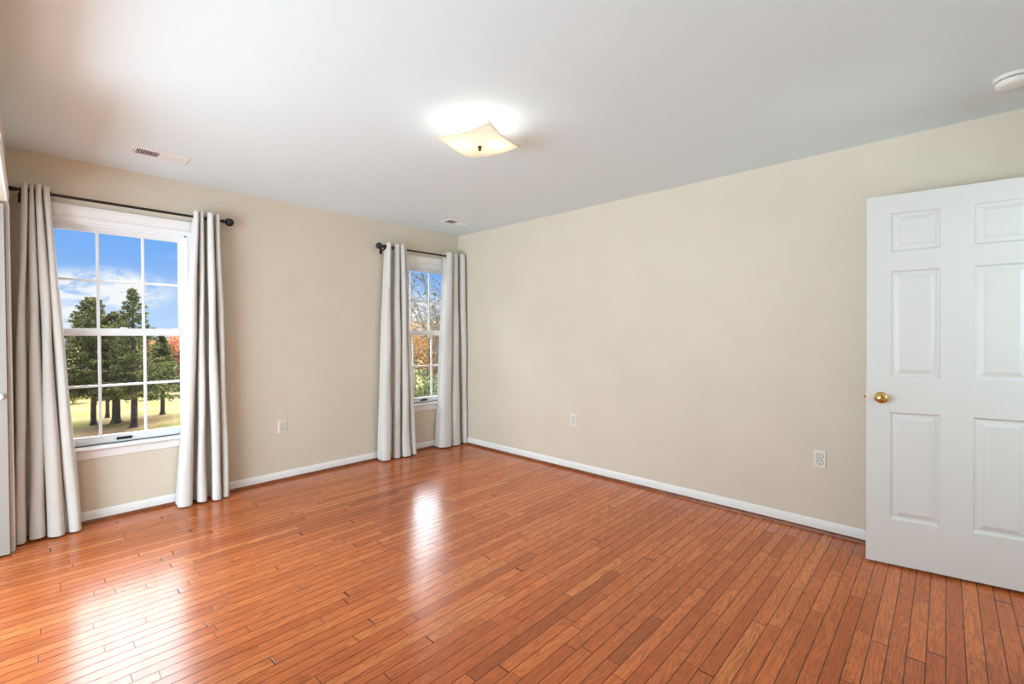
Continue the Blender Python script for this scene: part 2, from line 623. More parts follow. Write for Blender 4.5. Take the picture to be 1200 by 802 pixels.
def shoe(n, a, c, nrm, label):
    o = MB().extrude(SHO, (*a, 0.0), (*c, 0.0), ((*nrm, 0), (0, 0, 1))).build('trim_%d' % n, M['shoe'])
    return tag(o, label, 'trim', kind='structure')


base('baseboard_back', (XL, 0), (0, 0), (0, -1), 'white moulded baseboard under the two windows')
base('baseboard_right', (0, YF), (0, 0), (-1, 0), 'white moulded baseboard along the long bare wall')
shoe(1, (XL, 0), (0, 0), (0, -1), 'reddish shoe moulding at the foot of the window wall')
shoe(2, (0, YF), (0, 0), (-1, 0), 'reddish shoe moulding at the foot of the long bare wall')


# ------------------------------------------------------------------ windows
def make_window(idx, cx, label):
    root = tag(empty('window_%d' % idx, (cx, 0, WZ0)), label, 'window', kind='structure')

    def part(mb, name, mat, parent=root, **kw):
        o = mb.build(name, mat, parent, **kw)
        return o
    z0, z1 = 0.0, WZ1 - WZ0
    h = WHALF
    t = 0.022
    mb = MB().box(-h, -h + t, 0.0, WT, z0, z1).box(h - t, h, 0.0, WT, z0, z1)
    mb.box(-h + t, h - t, 0.0, WT, z1 - t, z1).box(-h + t, h - t, 0.015, WT + 0.02, z0, z0 + 0.012)
    # parting stops
    for s in (-1, 1):
        a, c = sorted((s * (h - t), s * (h - t - 0.012)))
        mb.box(a, c, 0.02, 0.034, z0 + 0.012, z1 - t)
    mb.box(-h + t, h - t, 0.02, 0.034, z1 - t - 0.012, z1 - t)
    part(mb, 'frame', M['vinyl'])
    # casings: moulded profile
    CP = [(0, 0), (0.010, 0), (0.014, 0.006), (0.010, 0.014), (0.012, 0.030), (0.017, 0.05), (0.019, 0.066), (0.016, 0.072), (0, 0.072)]
    cw = 0.072
    for s in (-1, 1):
        w_ = min(cw, -cx - h - 0.002) if s > 0 else cw
        pr = [(p, min(q, w_)) for p, q in CP]
        mb = MB().extrude(pr, (s * h, 0, z0 + 0.012), (s * h, 0, z1), ((0, -1, 0), (s, 0, 0)))
        part(mb, 'side_casing', M['trim'])
    rx = min(h + cw, -cx - 0.002)
    mb = MB().extrude([(p * 1.15, q * 1.17) for p, q in CP], (-h - cw, 0, z1), (rx, 0, z1), ((0, -1, 0), (0, 0, 1)))
    part(mb, 'head_casing', M['trim'])
    st = [(0.03, -0.012), (-0.034, -0.012), (-0.042, -0.006), (-0.042, 0.004), (-0.036, 0.010), (0.03, 0.012)]
    rs = min(h + cw + 0.02, -cx - 0.001)
    mb = MB().extrude(st, (-h - cw - 0.02, 0, z0), (rs, 0, z0), ((0, 1, 0), (0, 0, 1)))
    mb.box(-h, h, 0.0, 0.06, -0.001, 0.012)
    part(mb, 'sill', M['trim'])
    ap = [(0, 0), (0.008, 0), (0.012, 0.006), (0.013, 0.05), (0.016, 0.058), (0, 0.062)]
    mb = MB().extrude(ap, (-h - cw, 0, z0 - 0.074), (rx, 0, z0 - 0.074), ((0, -1, 0), (0, 0, 1)))
    part(mb, 'apron', M['trim'])

    def sash(name, yc, za, zb, rail_b, rail_t, stile):
        hw = h - t - 0.002
        d = 0.016
        gx = hw - stile
        mb = MB().box(-hw, -gx, yc - d, yc + d, za, zb).box(gx, hw, yc - d, yc + d, za, zb)
        mb.box(-gx, gx, yc - d, yc + d, za, za + rail_b).box(-gx, gx, yc - d, yc + d, zb - rail_t, zb)
        # glazing beads
        for s in (-1, 1):
            a, c = sorted((s * gx, s * (gx - 0.008)))
            mb.box(a, c, yc - 0.010, yc + 0.010, za + rail_b, zb - rail_t)
        mb.box(-gx, gx, yc - 0.010, yc + 0.010, za + rail_b, za + rail_b + 0.008)
        mb.box(-gx, gx, yc - 0.010, yc + 0.010, zb - rail_t - 0.008, zb - rail_t)
        so = part(mb, name, M['vinyl'], bevel=0.002)
        ga, gb = za + rail_b, zb - rail_t
        mm = MB()
        for s in (-1, 1):
            mm.box(s * 0.1245 - 0.0085, s * 0.1245 + 0.0085, yc - 0.008, yc + 0.008, ga, gb)
        zm = (ga + gb) / 2
        for xa, xb in ((-gx, -0.133), (-0.116, 0.116), (0.133, gx)):
            mm.box(xa, xb, yc - 0.0078, yc + 0.0078, zm - 0.0085, zm + 0.0085)
        part(mm, 'muntin_grid', M['vinyl'], so, bevel=0.003)
        part(MB().box(-gx, gx, yc - 0.002, yc + 0.002, ga, gb), 'glass_pane', M['glass'], so)
        return so
    mid = 1.297 - WZ0
    sash('upper_sash', 0.095, mid - 0.018, z1 - t, 0.036, 0.036, 0.030)
    lo = sash('lower_sash', 0.055, 0.014, mid + 0.018, 0.046, 0.036, 0.030)
    mb = MB().box(-0.042, 0.042, 0.030, 0.039, 0.030, 0.034).box(-0.042, 0.042, 0.026, 0.039, 0.044, 0.047)
    mb.box(-0.042, -0.038, 0.028, 0.039, 0.030, 0.047).box(0.038, 0.042, 0.028, 0.039, 0.030, 0.047).box(-0.040, 0.040, 0.035, 0.039, 0.031, 0.046)
    part(mb, 'sash_lift', M['slot'], lo)
    mb = MB().box(-0.032, 0.032, 0.045, 0.066, mid + 0.018, mid + 0.024)
    mb.lathe([(0.011, 0), (0.011, 0.008), (0.008, 0.011)], 14, Matrix.Translation((0.0, 0.056, mid + 0.024)))
    mb.box(-0.004, 0.03, 0.050, 0.060, mid + 0.026, mid + 0.034)
    part(mb, 'sash_lock', M['white_plastic'], lo, bevel=0.001)
    return root


make_window(1, WIN[0], 'white double-hung window beside the left wall, spruce trees outside')
make_window(2, WIN[1], 'white double-hung window near the far corner, orange leaves outside')


# ------------------------------------------------------------------ curtain rods
RY, RZ = -0.080, 2.170


def rod(name_label, x0, x1, fin_x, fin_s, brackets):
    root = tag(empty('curtain_rod', ((x0 + x1) / 2, RY, RZ)), name_label, 'curtain rod', 'black curtain rods above the windows')
    ox = (x0 + x1) / 2
    rx = Matrix.Rotation(PI / 2, 4, 'Y')
    MB().lathe([(0.0095, x0 - ox), (0.0095, x1 - ox)], 14, rx).build('rod', M['black'], root, smooth='auto')
    # ball finial with a turned neck
    pr = [(0.0095, 0.0), (0.013, 0.002), (0.013, 0.012), (0.0095, 0.015), (0.0095, 0.03), (0.0145, 0.033), (0.0145, 0.042), (0.010, 0.046), (0.010, 0.052)]
    R = 0.0325
    for k in range(13):
        a = -PI / 2 + 0.32 + (PI - 0.34) * k / 12
        pr.append((max(R * math.cos(a), 0.001), 0.052 + R * math.sin(PI / 2 - 0.32) + R * math.sin(a)))
    rot = rx if fin_s > 0 else Matrix.Rotation(-PI / 2, 4, 'Y')
    MB().lathe(pr, 20, Matrix.Translation((fin_x - ox, 0, 0)) @ rot).build('finial', M['black'], root, smooth='auto')
    for bx in brackets:
        mb = MB().tube([(bx - ox, -RY - 0.004, -0.035), (bx - ox, 0.02, -0.030), (bx - ox, 0.0, -0.018)], [0.006, 0.006, 0.006], 8)
        mb.box(bx - ox - 0.011, bx - ox + 0.011, -RY - 0.006, -RY - 0.0005, -0.065, -0.005)
        mb.torus(0.0125, 0.004, Matrix.Translation((bx - ox, 0, 0)) @ rx, 16, 6)
        mb.tube([(bx - ox, 0.0, -0.012), (bx - ox, 0.0, -0.030)], [0.004, 0.0045], 8)
        mb.build('bracket', M['black'], root, smooth='auto')
    return root


r1 = rod('black curtain rod over the left window, ball finial at its right end', XL + 0.004, -2.497, -2.497, 1, [-3.546, -2.515])
# the turned collar of the left end that shows beside the wall
mb = MB().lathe([(0.0095, 0), (0.014, 0.004), (0.014, 0.014), (0.010, 0.018), (0.013, 0.024), (0.013, 0.030), (0.0095, 0.034)], 16,
                Matrix.Translation((XL + 0.012 - r1.location.x, 0, 0)) @ Matrix.Rotation(PI / 2, 4, 'Y'))
mb.build('end_collar', M['black'], r1, smooth='auto')
rod('black curtain rod over the far corner window, ball finial at its left end', -1.010, -0.012, -1.010, -1, [-1.030, -0.030])


# ------------------------------------------------------------------ curtains
def catmull(pts, per=6):
    out = []
    n = len(pts)
    for i in range(n - 1):
        p0, p1, p2, p3 = pts[max(i - 1, 0)], pts[i], pts[i + 1], pts[min(i + 2, n - 1)]
        for k in range(per):
            t = k / per
            out.append(tuple(0.5 * ((2 * p1[j]) + (p2[j] - p0[j]) * t + (2 * p0[j] - 5 * p1[j] + 4 * p2[j] - p3[j]) * t * t + (3 * p1[j] - p0[j] - 3 * p2[j] + p3[j]) * t ** 3) for j in (0, 1)))
    out.append(pts[-1])
    return out


ZT, ZB = 2.207, 0.012


def curtain(label, top, bot, power=1.0, seed=0, zb=ZB):
    rng = random.Random(seed)
    T, B = catmull(top), catmull(bot)
    ox = sum(p[0] for p in B) / len(B)
    root = tag(empty('curtain', (ox, RY, 0)), label, 'curtain', 'grommet curtains at the windows')
    zs = [ZT, ZT - 0.006, ZT - 0.012, ZT - 0.035, ZT - 0.07, ZT - 0.12, ZT - 0.2]
    k = 22
    zs += [ZT - 0.2 - (ZT - 0.2 - 0.13 - zb) * i / k for i in range(1, k + 1)]
    zs += [zb + 0.103, zb + 0.098, zb + 0.094, zb + 0.06, zb + 0.02, zb + 0.006, zb]
    ph = [rng.uniform(0, 6.28) for _ in range(6)]
    vv, ff = [], []
    n = len(T)
    for r, z in enumerate(zs):
        s = ((ZT - z) / (ZT - zb))
        e = max(0.0, (s - 0.03) / 0.97) ** power
        for i in range(n):
            x = T[i][0] * (1 - e) + B[i][0] * e
            y = T[i][1] * (1 - e) + B[i][1] * e
            u = i / n
            amp = 0.006 * min(1, s * 3)
            x += amp * math.sin(5.0 * s + ph[0] + 9 * u) * 0.6 + 0.003 * min(1, s * 3) * math.sin(13 * s + ph[1] + 20 * u)
            y += amp * math.sin(4.0 * s + ph[2] + 7 * u) + 0.0025 * min(1, s * 3) * math.sin(17 * s + ph[3] + 31 * u)
            if z <= zb + 0.0985:
                y -= 0.0022
            x = min(max(x, XL + 0.008), -0.008)
            y = min(y, -0.026)
            vv.append((x - ox, y - RY, z + (0.004 * math.sin(9 * u + ph[4]) if r >= len(zs) - 4 else 0)))
    for r in range(len(zs) - 1):
        for i in range(n - 1):
            ff.append((r * n + i, r * n + i + 1, (r + 1) * n + i + 1, (r + 1) * n + i))
    mb = MB().add(vv, ff)
    o = mb.build('fabric', M['fabric'], root, smooth=True, fix=False)
    so = o.modifiers.new('thickness', 'SOLIDIFY')
    so.thickness = 0.0035
    so.offset = 0
    # grommets where the cloth crosses the rod
    for i in range(n - 1):
        a, c = T[i], T[i + 1]
        if (a[1] - RY) * (c[1] - RY) < 0:
            f = (RY - a[1]) / (c[1] - a[1])
            x = a[0] + (c[0] - a[0]) * f
            tn = Vector((c[0] - a[0], c[1] - a[1], 0)).normalized()
            nrm = Vector((-tn.y, tn.x, 0))
            m = Matrix.Translation((x - ox, 0, RZ)) @ nrm.to_track_quat('Z', 'Y').to_matrix().to_4x4()
            MB().torus(0.021, 0.0048, m, 22, 8).build('grommet', M['grommet'], root, smooth=True)
    return root




def lobes(spans, valleys, start, end, front=-0.150):
    front -= 0.012
    # cloth outline: rounded front folds (spans) joined through valleys of the given depth
    pts = [(spans[0][0] + 0.004, start)]
    for i, (xa, xb) in enumerate(spans):
        w_ = xb - xa
        f = front + 0.012 * math.sin(i * 2.3)
        pts += [(xa + 0.006, -0.072), (xa, f + 0.030), (xa + 0.24 * w_, f), (xb - 0.24 * w_, f - 0.004), (xb, f + 0.030), (xb - 0.006, -0.072)]
        if i < len(valleys):
            pts.append(((xb + spans[i + 1][0]) / 2, valleys[i]))
    pts.append((spans[-1][1] - 0.003, end))
    return pts


curtain('outer grey-beige curtain by the left wall, hanging left of the spruce window',
        lobes([(-3.540, -3.514), (-3.506, -3.486), (-3.480, -3.456), (-3.449, -3.418)], [-0.045] * 3, -0.05, -0.04, -0.122),
        lobes([(-3.597, -3.553), (-3.531, -3.459), (-3.452, -3.375), (-3.366, -3.302)], [-0.035, -0.075, -0.125], -0.06, -0.04, -0.150), 0.9, 3)
curtain('grey-beige curtain right of the spruce window, beside the lone outlet',
        lobes([(-2.657, -2.629), (-2.622, -2.597), (-2.572, -2.535), (-2.521, -2.490)], [-0.06, -0.035, -0.035], -0.035, -0.06, -0.128),
        lobes([(-2.780, -2.694), (-2.655, -2.602), (-2.566, -2.507), (-2.494, -2.442)], [-0.035, -0.035, -0.05], -0.035, -0.07, -0.150), 1.0, 5)
curtain('grey-beige curtain left of the orange-leaf window, below the ball finial',
        lobes([(-1.020, -0.985), (-0.925, -0.876), (-0.866, -0.832), (-0.824, -0.796)], [-0.035, -0.045, -0.05], -0.05, -0.04, -0.124),
        lobes([(-1.108, -1.008), (-0.958, -0.885), (-0.857, -0.774), (-0.760, -0.702)], [-0.060, -0.035, -0.050], -0.05, -0.035, -0.146), 0.9, 8)
curtain('grey-beige curtain squeezed into the far room corner, right of the orange-leaf window',
        lobes([(-0.254, -0.190), (-0.174, -0.108), (-0.075, -0.018)], [-0.045, -0.035], -0.030, -0.05, -0.135),
        lobes([(-0.375, -0.225), (-0.205, -0.095), (-0.052, -0.014)], [-0.045, -0.035], -0.030, -0.05, -0.155), 1.0, 12)


# ------------------------------------------------------------------ six-panel door, standing open near the right wall
def make_panel_door():
    dvec = Vector((0.15892, -0.98729, 0))
    wdt, hgt, th = 0.740, 2.030, 0.035
    ang = math.atan2(dvec.y, dvec.x)
    # local x runs from the latch edge to the hinges, local -y is the seen face
    root = empty('door_1', (-0.2795, -3.905, 0.012))
    root.rotation_mode = 'QUATERNION'
    q = Matrix.Rotation(ang, 4, 'Z').to_quaternion()
    lean = Matrix.Rotation(-0.0085, 4, 'Y').to_quaternion()
    root.rotation_quaternion = q @ lean
    tag(root, 'white six-panel door standing open against the long bare wall, brass knob', 'door', kind='structure')
    xs = [0, 0.104, 0.308, 0.432, 0.636, wdt]
    zs_ = [0, 0.250, 0.842, 1.032, 1.616, 1.720, 1.930, hgt]
    panels = {(i, j) for i in (1, 3) for j in (1, 3, 5)}
    mb = MB()
    for side in (-1, 1):
        yf = 0.0 if side < 0 else th

        def P(x, z, depth):
            return (x, yf + depth if side < 0 else yf - depth, z)
        for i in range(5):
            for j in range(7):
                x0, x1, z0, z1 = xs[i], xs[i + 1], zs_[j], zs_[j + 1]
                if (i, j) not in panels:
                    mb.add([P(x0, z0, 0), P(x1, z0, 0), P(x1, z1, 0), P(x0, z1, 0)], [(0, 1, 2, 3)])
                    continue
                rings = [(0, 0), (0.003, 0.0025), (0.008, 0.011), (0.012, 0.0125), (0.019, 0.0125), (0.040, 0.0045), (0.0415, 0.0028)]
                vv = []
                for ins, dep in rings:
                    vv += [P(x0 + ins, z0 + ins, dep), P(x1 - ins, z0 + ins, dep), P(x1 - ins, z1 - ins, dep), P(x0 + ins, z1 - ins, dep)]
                ff = []
                for r in range(len(rings) - 1):
                    for k in range(4):
                        a, c = r * 4 + k, r * 4 + (k + 1) % 4
                        ff.append((a, c, c + 4, a + 4))
                e = (len(rings) - 1) * 4
                ff.append((e, e + 1, e + 2, e + 3))
                mb.add(vv, ff)
    mb.add([(0, 0, 0), (wdt, 0, 0), (wdt, th, 0), (0, th, 0), (0, 0, hgt), (wdt, 0, hgt), (wdt, th, hgt), (0, th, hgt)],
           [(0, 1, 2, 3), (4, 5, 6, 7), (0, 3, 7, 4), (1, 2, 6, 5)])
    me = mb.build('door_panel', M['door'], root, fix=False)
    import bmesh
    bm = bmesh.new()
    bm.from_mesh(me.data)
    bmesh.ops.remove_doubles(bm, verts=bm.verts, dist=0.0002)
    bmesh.ops.recalc_face_normals(bm, faces=bm.faces)
    bm.to_mesh(me.data)
    bm.free()
    kz, kx = 0.918, 0.064
    knob_prof = [(0.031, 0.0), (0.031, 0.003), (0.026, 0.008), (0.014, 0.011), (0.011, 0.016), (0.011, 0.026), (0.016, 0.030), (0.024, 0.036),
                 (0.0275, 0.044), (0.0275, 0.050), (0.024, 0.057), (0.016, 0.061), (0.009, 0.062), (0.008, 0.060), (0.001, 0.060)]
    for s in (1, -1):
        m = Matrix.Translation((kx, 0 if s > 0 else th, kz)) @ Matrix.Rotation(PI / 2 * s, 4, 'X')
        MB().lathe(knob_prof, 28, m).build('door_knob', M['brass'], root, smooth='auto')['label'] = 'round polished brass knob'
    mb = MB().box(-0.0012, 0.0, 0.006, th - 0.006, kz - 0.028, kz + 0.028).box(-0.011, 0.0, 0.012, th - 0.012, kz - 0.008, kz + 0.008)
    mb.build('latch', M['brass'], root, bevel=0.001)
    for hz in (0.2, 1.0, 1.82):
        mb = MB().lathe([(0.006, hz - 0.045), (0.006, hz + 0.045)], 12, Matrix.Translation((wdt + 0.006, th + 0.002, 0)))
        mb.box(wdt, wdt + 0.002, 0.004, th, hz - 0.044, hz + 0.044)
        mb.build('hinge', M['brass'], root)
    return root


make_panel_door()


# ------------------------------------------------------------------ closet casing and folded closet door (left edge)
CPF = [(0, 0), (0.010, 0), (0.014, 0.006), (0.011, 0.014), (0.013, 0.035), (0.016, 0.058), (0.012, 0.064), (0, 0.064)]
mb = MB().extrude(CPF, (XL, CLO[1], 0), (XL, CLO[1], CLO[2] + 0.0), ((1, 0, 0), (0, 1, 0)))
mb.extrude(CPF, (XL, CLO[0], CLO[2]), (XL, CLO[1] + 0.064, CLO[2]), ((1, 0, 0), (0, 0, 1)))
struct(mb, 'trim_3', M['trim'], 'white closet door casing at the left edge', 'trim')


def make_closet_door():
    root = tag(empty('closet_door', (XL - 0.004, CLO[1] - 0.005, 0.012)), 'pale greige closet door folded open at the far left edge, white knob', 'door')
    for k in range(2):
        y1 = -0.002 - k * 0.036
        y0 = y1 - 0.032
        mb = MB().box(-0.34, 0.0, y0 + 0.004, y1 - 0.004, 0.0, 2.015)
        for xa, xb in ((-0.34, -0.28), (-0.06, 0.0)):
            mb.box(xa, xb, y0, y1, 0, 2.015)
        for za, zb in ((0, 0.22), (0.86, 1.02), (1.90, 2.015)):
            mb.box(-0.28, -0.06, y0, y1, za, zb)
        mb.build('door_leaf', M['closet'], root, bevel=0.002)
    pr = [(0.008, 0), (0.008, 0.012), (0.016, 0.018), (0.018, 0.026), (0.013, 0.032), (0.001, 0.033)]
    MB().lathe(pr, 18, Matrix.Translation((-0.03, -0.070, 0.915)) @ Matrix.Rotation(PI / 2, 4, 'X')).build('door_knob', M['white_plastic'], root, smooth='auto')
    return root


make_closet_door()
# doorway casing in the wall behind the camera
mb = MB().extrude(CPF, (DOR[0], YF, 0), (DOR[0], YF, DOR[2]), ((0, 1, 0), (-1, 0, 0)))
mb.extrude(CPF, (DOR[1], YF, 0), (DOR[1], YF, DOR[2]), ((0, 1, 0), (1, 0, 0)))
mb.extrude(CPF, (DOR[0] - 0.064, YF, DOR[2]), (DOR[1] + 0.064, YF, DOR[2]), ((0, 1, 0), (0, 0, 1)))
struct(mb, 'trim_4', M['trim'], 'white casing of the doorway behind the camera', 'trim')


# ------------------------------------------------------------------ outlets
def make_outlet(loc, rz, label):
    root = tag(empty('wall_outlet', loc, (0, 0, rz)), label, 'outlet', 'ivory duplex wall outlets')
    w2, h2 = 0.035, 0.0575
    vv, ff = [], []
    for ins, y in ((0, -0.0003), (0, -0.003), (0.004, -0.0062)):
        vv += [(-w2 + ins, y, -h2 + ins), (w2 - ins, y, -h2 + ins), (w2 - ins, y, h2 - ins), (-w2 + ins, y, h2 - ins)]
    for r in range(2):
        for k in range(4):
            a, c = r * 4 + k, r * 4 + (k + 1) % 4
            ff.append((a, c, c + 4, a + 4))
    ff += [(8, 9, 10, 11), (3, 2, 1, 0)]
    MB().add(vv, ff).build('cover_plate', M['ivory'], root)
    ry = Matrix.Rotation(PI / 2, 4, 'X')
    for s in (1, -1):
        zc = s * 0.0195
        mb = MB()
        n = 28
        ring = []
        for k in range(n):
            a = 2 * PI * k / n
            ring.append((0.0172 * math.cos(a), max(-0.0142, min(0.0142, 0.0172 * math.sin(a)))))
        vv = [(x, -0.006, zc + z) for x, z in ring] + [(x * 0.96, -0.0088, zc + z * 0.96) for x, z in ring]
        ff = [(k, (k + 1) % n, (k + 1) % n + n, k + n) for k in range(n)] + [tuple(range(n, 2 * n))]
        mb.add(vv, ff)
        sk = mb.build('socket', M['ivory'], root)
        mb = MB().box(-0.0078, -0.0052, -0.0093, -0.0085, zc - 0.001, zc + 0.0085).box(0.0052, 0.0076, -0.0093, -0.0085, zc, zc + 0.0078)
        mb.lathe([(0.0030, 0.0085), (0.0030, 0.0093)], 12, Matrix.Translation((0, 0, zc - 0.0066)) @ ry)
        rg = [(x * 1.14, -0.0066, zc + z * 1.14) for x, z in ring]  # dark disc stands in for the shadow gap around the socket
        mb.add(rg, [tuple(range(n))])
        mb.build('slots_and_gap_shade', M['slot'], sk)
    MB().lathe([(0.0035, 0.006), (0.0035, 0.0072), (0.001, 0.0076)], 12, ry).build('screw', M['white_metal'], root)
    return root


o1 = make_outlet((-2.0, 0, 0.472), 0, 'ivory outlet under the beige stretch between the two windows')


def outlet_copy(loc, rz, label):
    o = copy_tree(o1)
    o.location = loc
    o.rotation_euler = (0, 0, rz)
    o['label'] = label
    return o


# wall B faces -x: the plate's -y face turns to -x
outlet_copy((0, -1.682, 0.472), -PI / 2, 'ivory outlet on the bare wall closest to the corner curtain')
outlet_copy((0, -3.634, 0.472), -PI / 2, 'ivory outlet on the bare wall just left of the open door')


# ------------------------------------------------------------------ ceiling registers
def make_vent(loc, label):
    root = tag(empty('ceiling_vent', loc), label, 'vent', 'white ceiling air registers')
    L2, W2 = 0.152, 0.088
    a2, c2 = 0.122, 0.052
    vv, ff = [], []
    prof = [(0.0, -0.0008), (0.0, -0.003), (0.010, -0.007)]
    for ins, z in prof:
        vv += [(-L2 + ins, -W2 + ins, z), (L2 - ins, -W2 + ins, z), (L2 - ins, W2 - ins, z), (-L2 + ins, W2 - ins, z)]
    for zz in (-0.007, -0.0008):
        vv += [(-a2, -c2, zz), (a2, -c2, zz), (a2, c2, zz), (-a2, c2, zz)]
    for r in range(4):
        for k in range(4):
            p, q = r * 4 + k, r * 4 + (k + 1) % 4
            ff.append((p, q, q + 4, p + 4))
    MB().add(vv, ff).build('frame', M['white_metal'], root)
    MB().box(-a2, a2, -c2, c2, -0.0012, -0.0006).build('duct_opening', M['duct'], root)
    n = 9
    for half in (-1, 1):
        for k in range(n):
            x = half * (0.008 + (k + 0.5) * (a2 - 0.010) / n)
            mb = MB()
            # louvre blades lean away from the middle bar
            dxx = half * (0.0035 if half < 0 else 0.0047)
            t = 0.0007
            z0, z1 = -0.0068, -0.0015
            mb.add([(x + dxx - t, -c2, z0), (x + dxx + t, -c2, z0), (x + dxx + t, c2, z0), (x + dxx - t, c2, z0),
                    (x - dxx - t, -c2, z1), (x - dxx + t, -c2, z1), (x - dxx + t, c2, z1), (x - dxx - t, c2, z1)],
                   [(0, 3, 2, 1), (4, 5, 6, 7), (0, 1, 5, 4), (1, 2, 6, 5), (2, 3, 7, 6), (3, 0, 4, 7)])
            mb.build('louvre', M['white_metal'], root)
    MB().box(-0.006, 0.006, -c2, c2, -0.0072, -0.002).build('centre_bar', M['white_metal'], root)
    MB().box(0.130, 0.138, -0.012, 0.012, -0.012, -0.006).box(0.132, 0.136, 0.004, 0.012, -0.018, -0.011).build('damper_lever', M['white_metal'], root)
    for s in (-1,):
        MB().lathe([(0.004, -0.0085), (0.004, -0.006)], 12, Matrix.Translation((s * 0.136, 0, 0))).build('screw', M['bronze'], root)
    return root


v1 = make_vent((-2.922, -0.520, H), 'white ceiling register above the left window')
v2 = copy_tree(v1)
v2.location = (-0.462, -0.525, H)
v2['label'] = 'white ceiling register near the far room corner'

# ------------------------------------------------------------------ smoke detector
root = tag(empty('smoke_detector', (-0.463, -4.426, H)), 'white round smoke detector on the ceiling above the open door', 'smoke detector')
MB().lathe([(0.068, -0.0005), (0.068, -0.012), (0.064, -0.016)], 40).build('base_ring', M['white_plastic'], root, smooth='auto')
MB().lathe([(0.052, -0.016), (0.052, -0.020)], 40).build('dark_gap', M['slot'], root, smooth='auto')
MB().lathe([(0.060, -0.020), (0.061, -0.024), (0.057, -0.038), (0.050, -0.044), (0.020, -0.047), (0.001, -0.047)], 40).build('cover', M['white_plastic'], root, smooth='auto')


# ------------------------------------------------------------------ ceiling lamp: square slumped-glass shade
def make_lamp():
    cx, cy = -1.798, -2.340
    root = tag(empty('ceiling_lamp', (cx, cy, H)), 'lit ceiling lamp with a square slumped glass shade', 'lamp')
    MB().lathe([(0.068, -0.0005), (0.068, -0.012), (0.060, -0.020), (0.012, -0.022)], 36).build('canopy', M['white_metal'], root, smooth='auto')
    MB().lathe([(0.005, -0.02), (0.005, -0.124)], 10).build('stem', M['white_metal'], root)
    ang = math.radians(-30 + 45)
    ca, sa = math.cos(ang), math.sin(ang)
    h = 0.169
    n = 24
    vv, ff = [], []
    for i in range(n + 1):
        for j in range(n + 1):
            u, v = -1 + 2 * i / n, -1 + 2 * j / n
            x, y = u * h, v * h
            # corners lift most, edges a little
            z = -0.122 + 0.008 * (u * u + v * v) + 0.010 * (u * u * v * v)
            vv.append((x * ca - y * sa, x * sa + y * ca, z))
    for i in range(n):
        for j in range(n):
            a = i * (n + 1) + j
            ff.append((a, a + 1, a + n + 2, a + n + 1))
    o = MB().add(vv, ff).build('shade', M['shade'], root, smooth=True, fix=False)
    so = o.modifiers.new('thickness', 'SOLIDIFY')
    so.thickness = 0.004
    MB().lathe([(0.012, -0.1235), (0.012, -0.127), (0.006, -0.130), (0.009, -0.136), (0.009, -0.142), (0.005, -0.147), (0.001, -0.148)], 18).build('finial', M['bronze'], root, smooth='auto')
    for s in (-1, 1):
        d = Vector((0.69, -0.725, 0)) * s
        pos = Vector((0, 0, -0.065)) + d * 0.085
        ro = d.to_track_quat('Z', 'Y').to_matrix().to_4x4()
        m = Matrix.Translation((0, 0, -0.065)) @ ro
        MB().lathe([(0.014, 0.012), (0.014, 0.045)], 16, m).build('socket', M['white_metal'], root, smooth='auto')
        MB().lathe([(0.012, 0.045), (0.014, 0.055), (0.026, 0.082), (0.029, 0.100), (0.024, 0.118), (0.012, 0.127), (0.001, 0.129)], 20, m).build('bulb', M['bulb'], root, smooth='auto')
        d_ = bpy.data.lights.new('bulb_light', 'POINT')
        d_.energy = LAMP_W
        d_.color = (0.97, 0.97, 0.97)
        d_.shadow_soft_size = 0.016
        lo = bpy.data.objects.new('bulb_light', d_)
        C.objects.link(lo)
        lo.parent = root
        lo.location = Vector((0, 0, -0.098)) + d * 0.10
    return root


make_lamp()


# ------------------------------------------------------------------ outside: lawn, spruces, autumn trees
GZ = 1.28 - 5.0
b = MB().add([(-160, 1.5, GZ), (200, 1.5, GZ), (200, 260, GZ), (-160, 260, GZ)], [(0, 1, 2, 3)])
tag(b.build('lawn', M['lawn']), 'yellowing autumn lawn outside below the windows', 'lawn', kind='structure')

YAW = 0.812528
CX, CY = -3.5218, -4.2180


def ground_at(px, depth):
    # map point on the garden plan from a bearing and a distance
    a = (px - 600) / 536.72
    return (CX + depth * (math.sin(YAW) + a * math.cos(YAW)), CY + depth * (math.cos(YAW) - a * math.sin(YAW)))


def card(mb, c, size, rng, asp=0.5, tri=False):
    n = Vector((rng.gauss(0, 1), rng.gauss(0, 1), rng.gauss(0, 1))).normalized()
    u = n.orthogonal().normalized()
    u.rotate(Matrix.Rotation(rng.uniform(0, 6.28), 3, n))
    v = n.cross(u) * size * asp
    u = u * size
    mb.add([c - u, c + v, c + u, c - v], [(0, 1, 2, 3)])


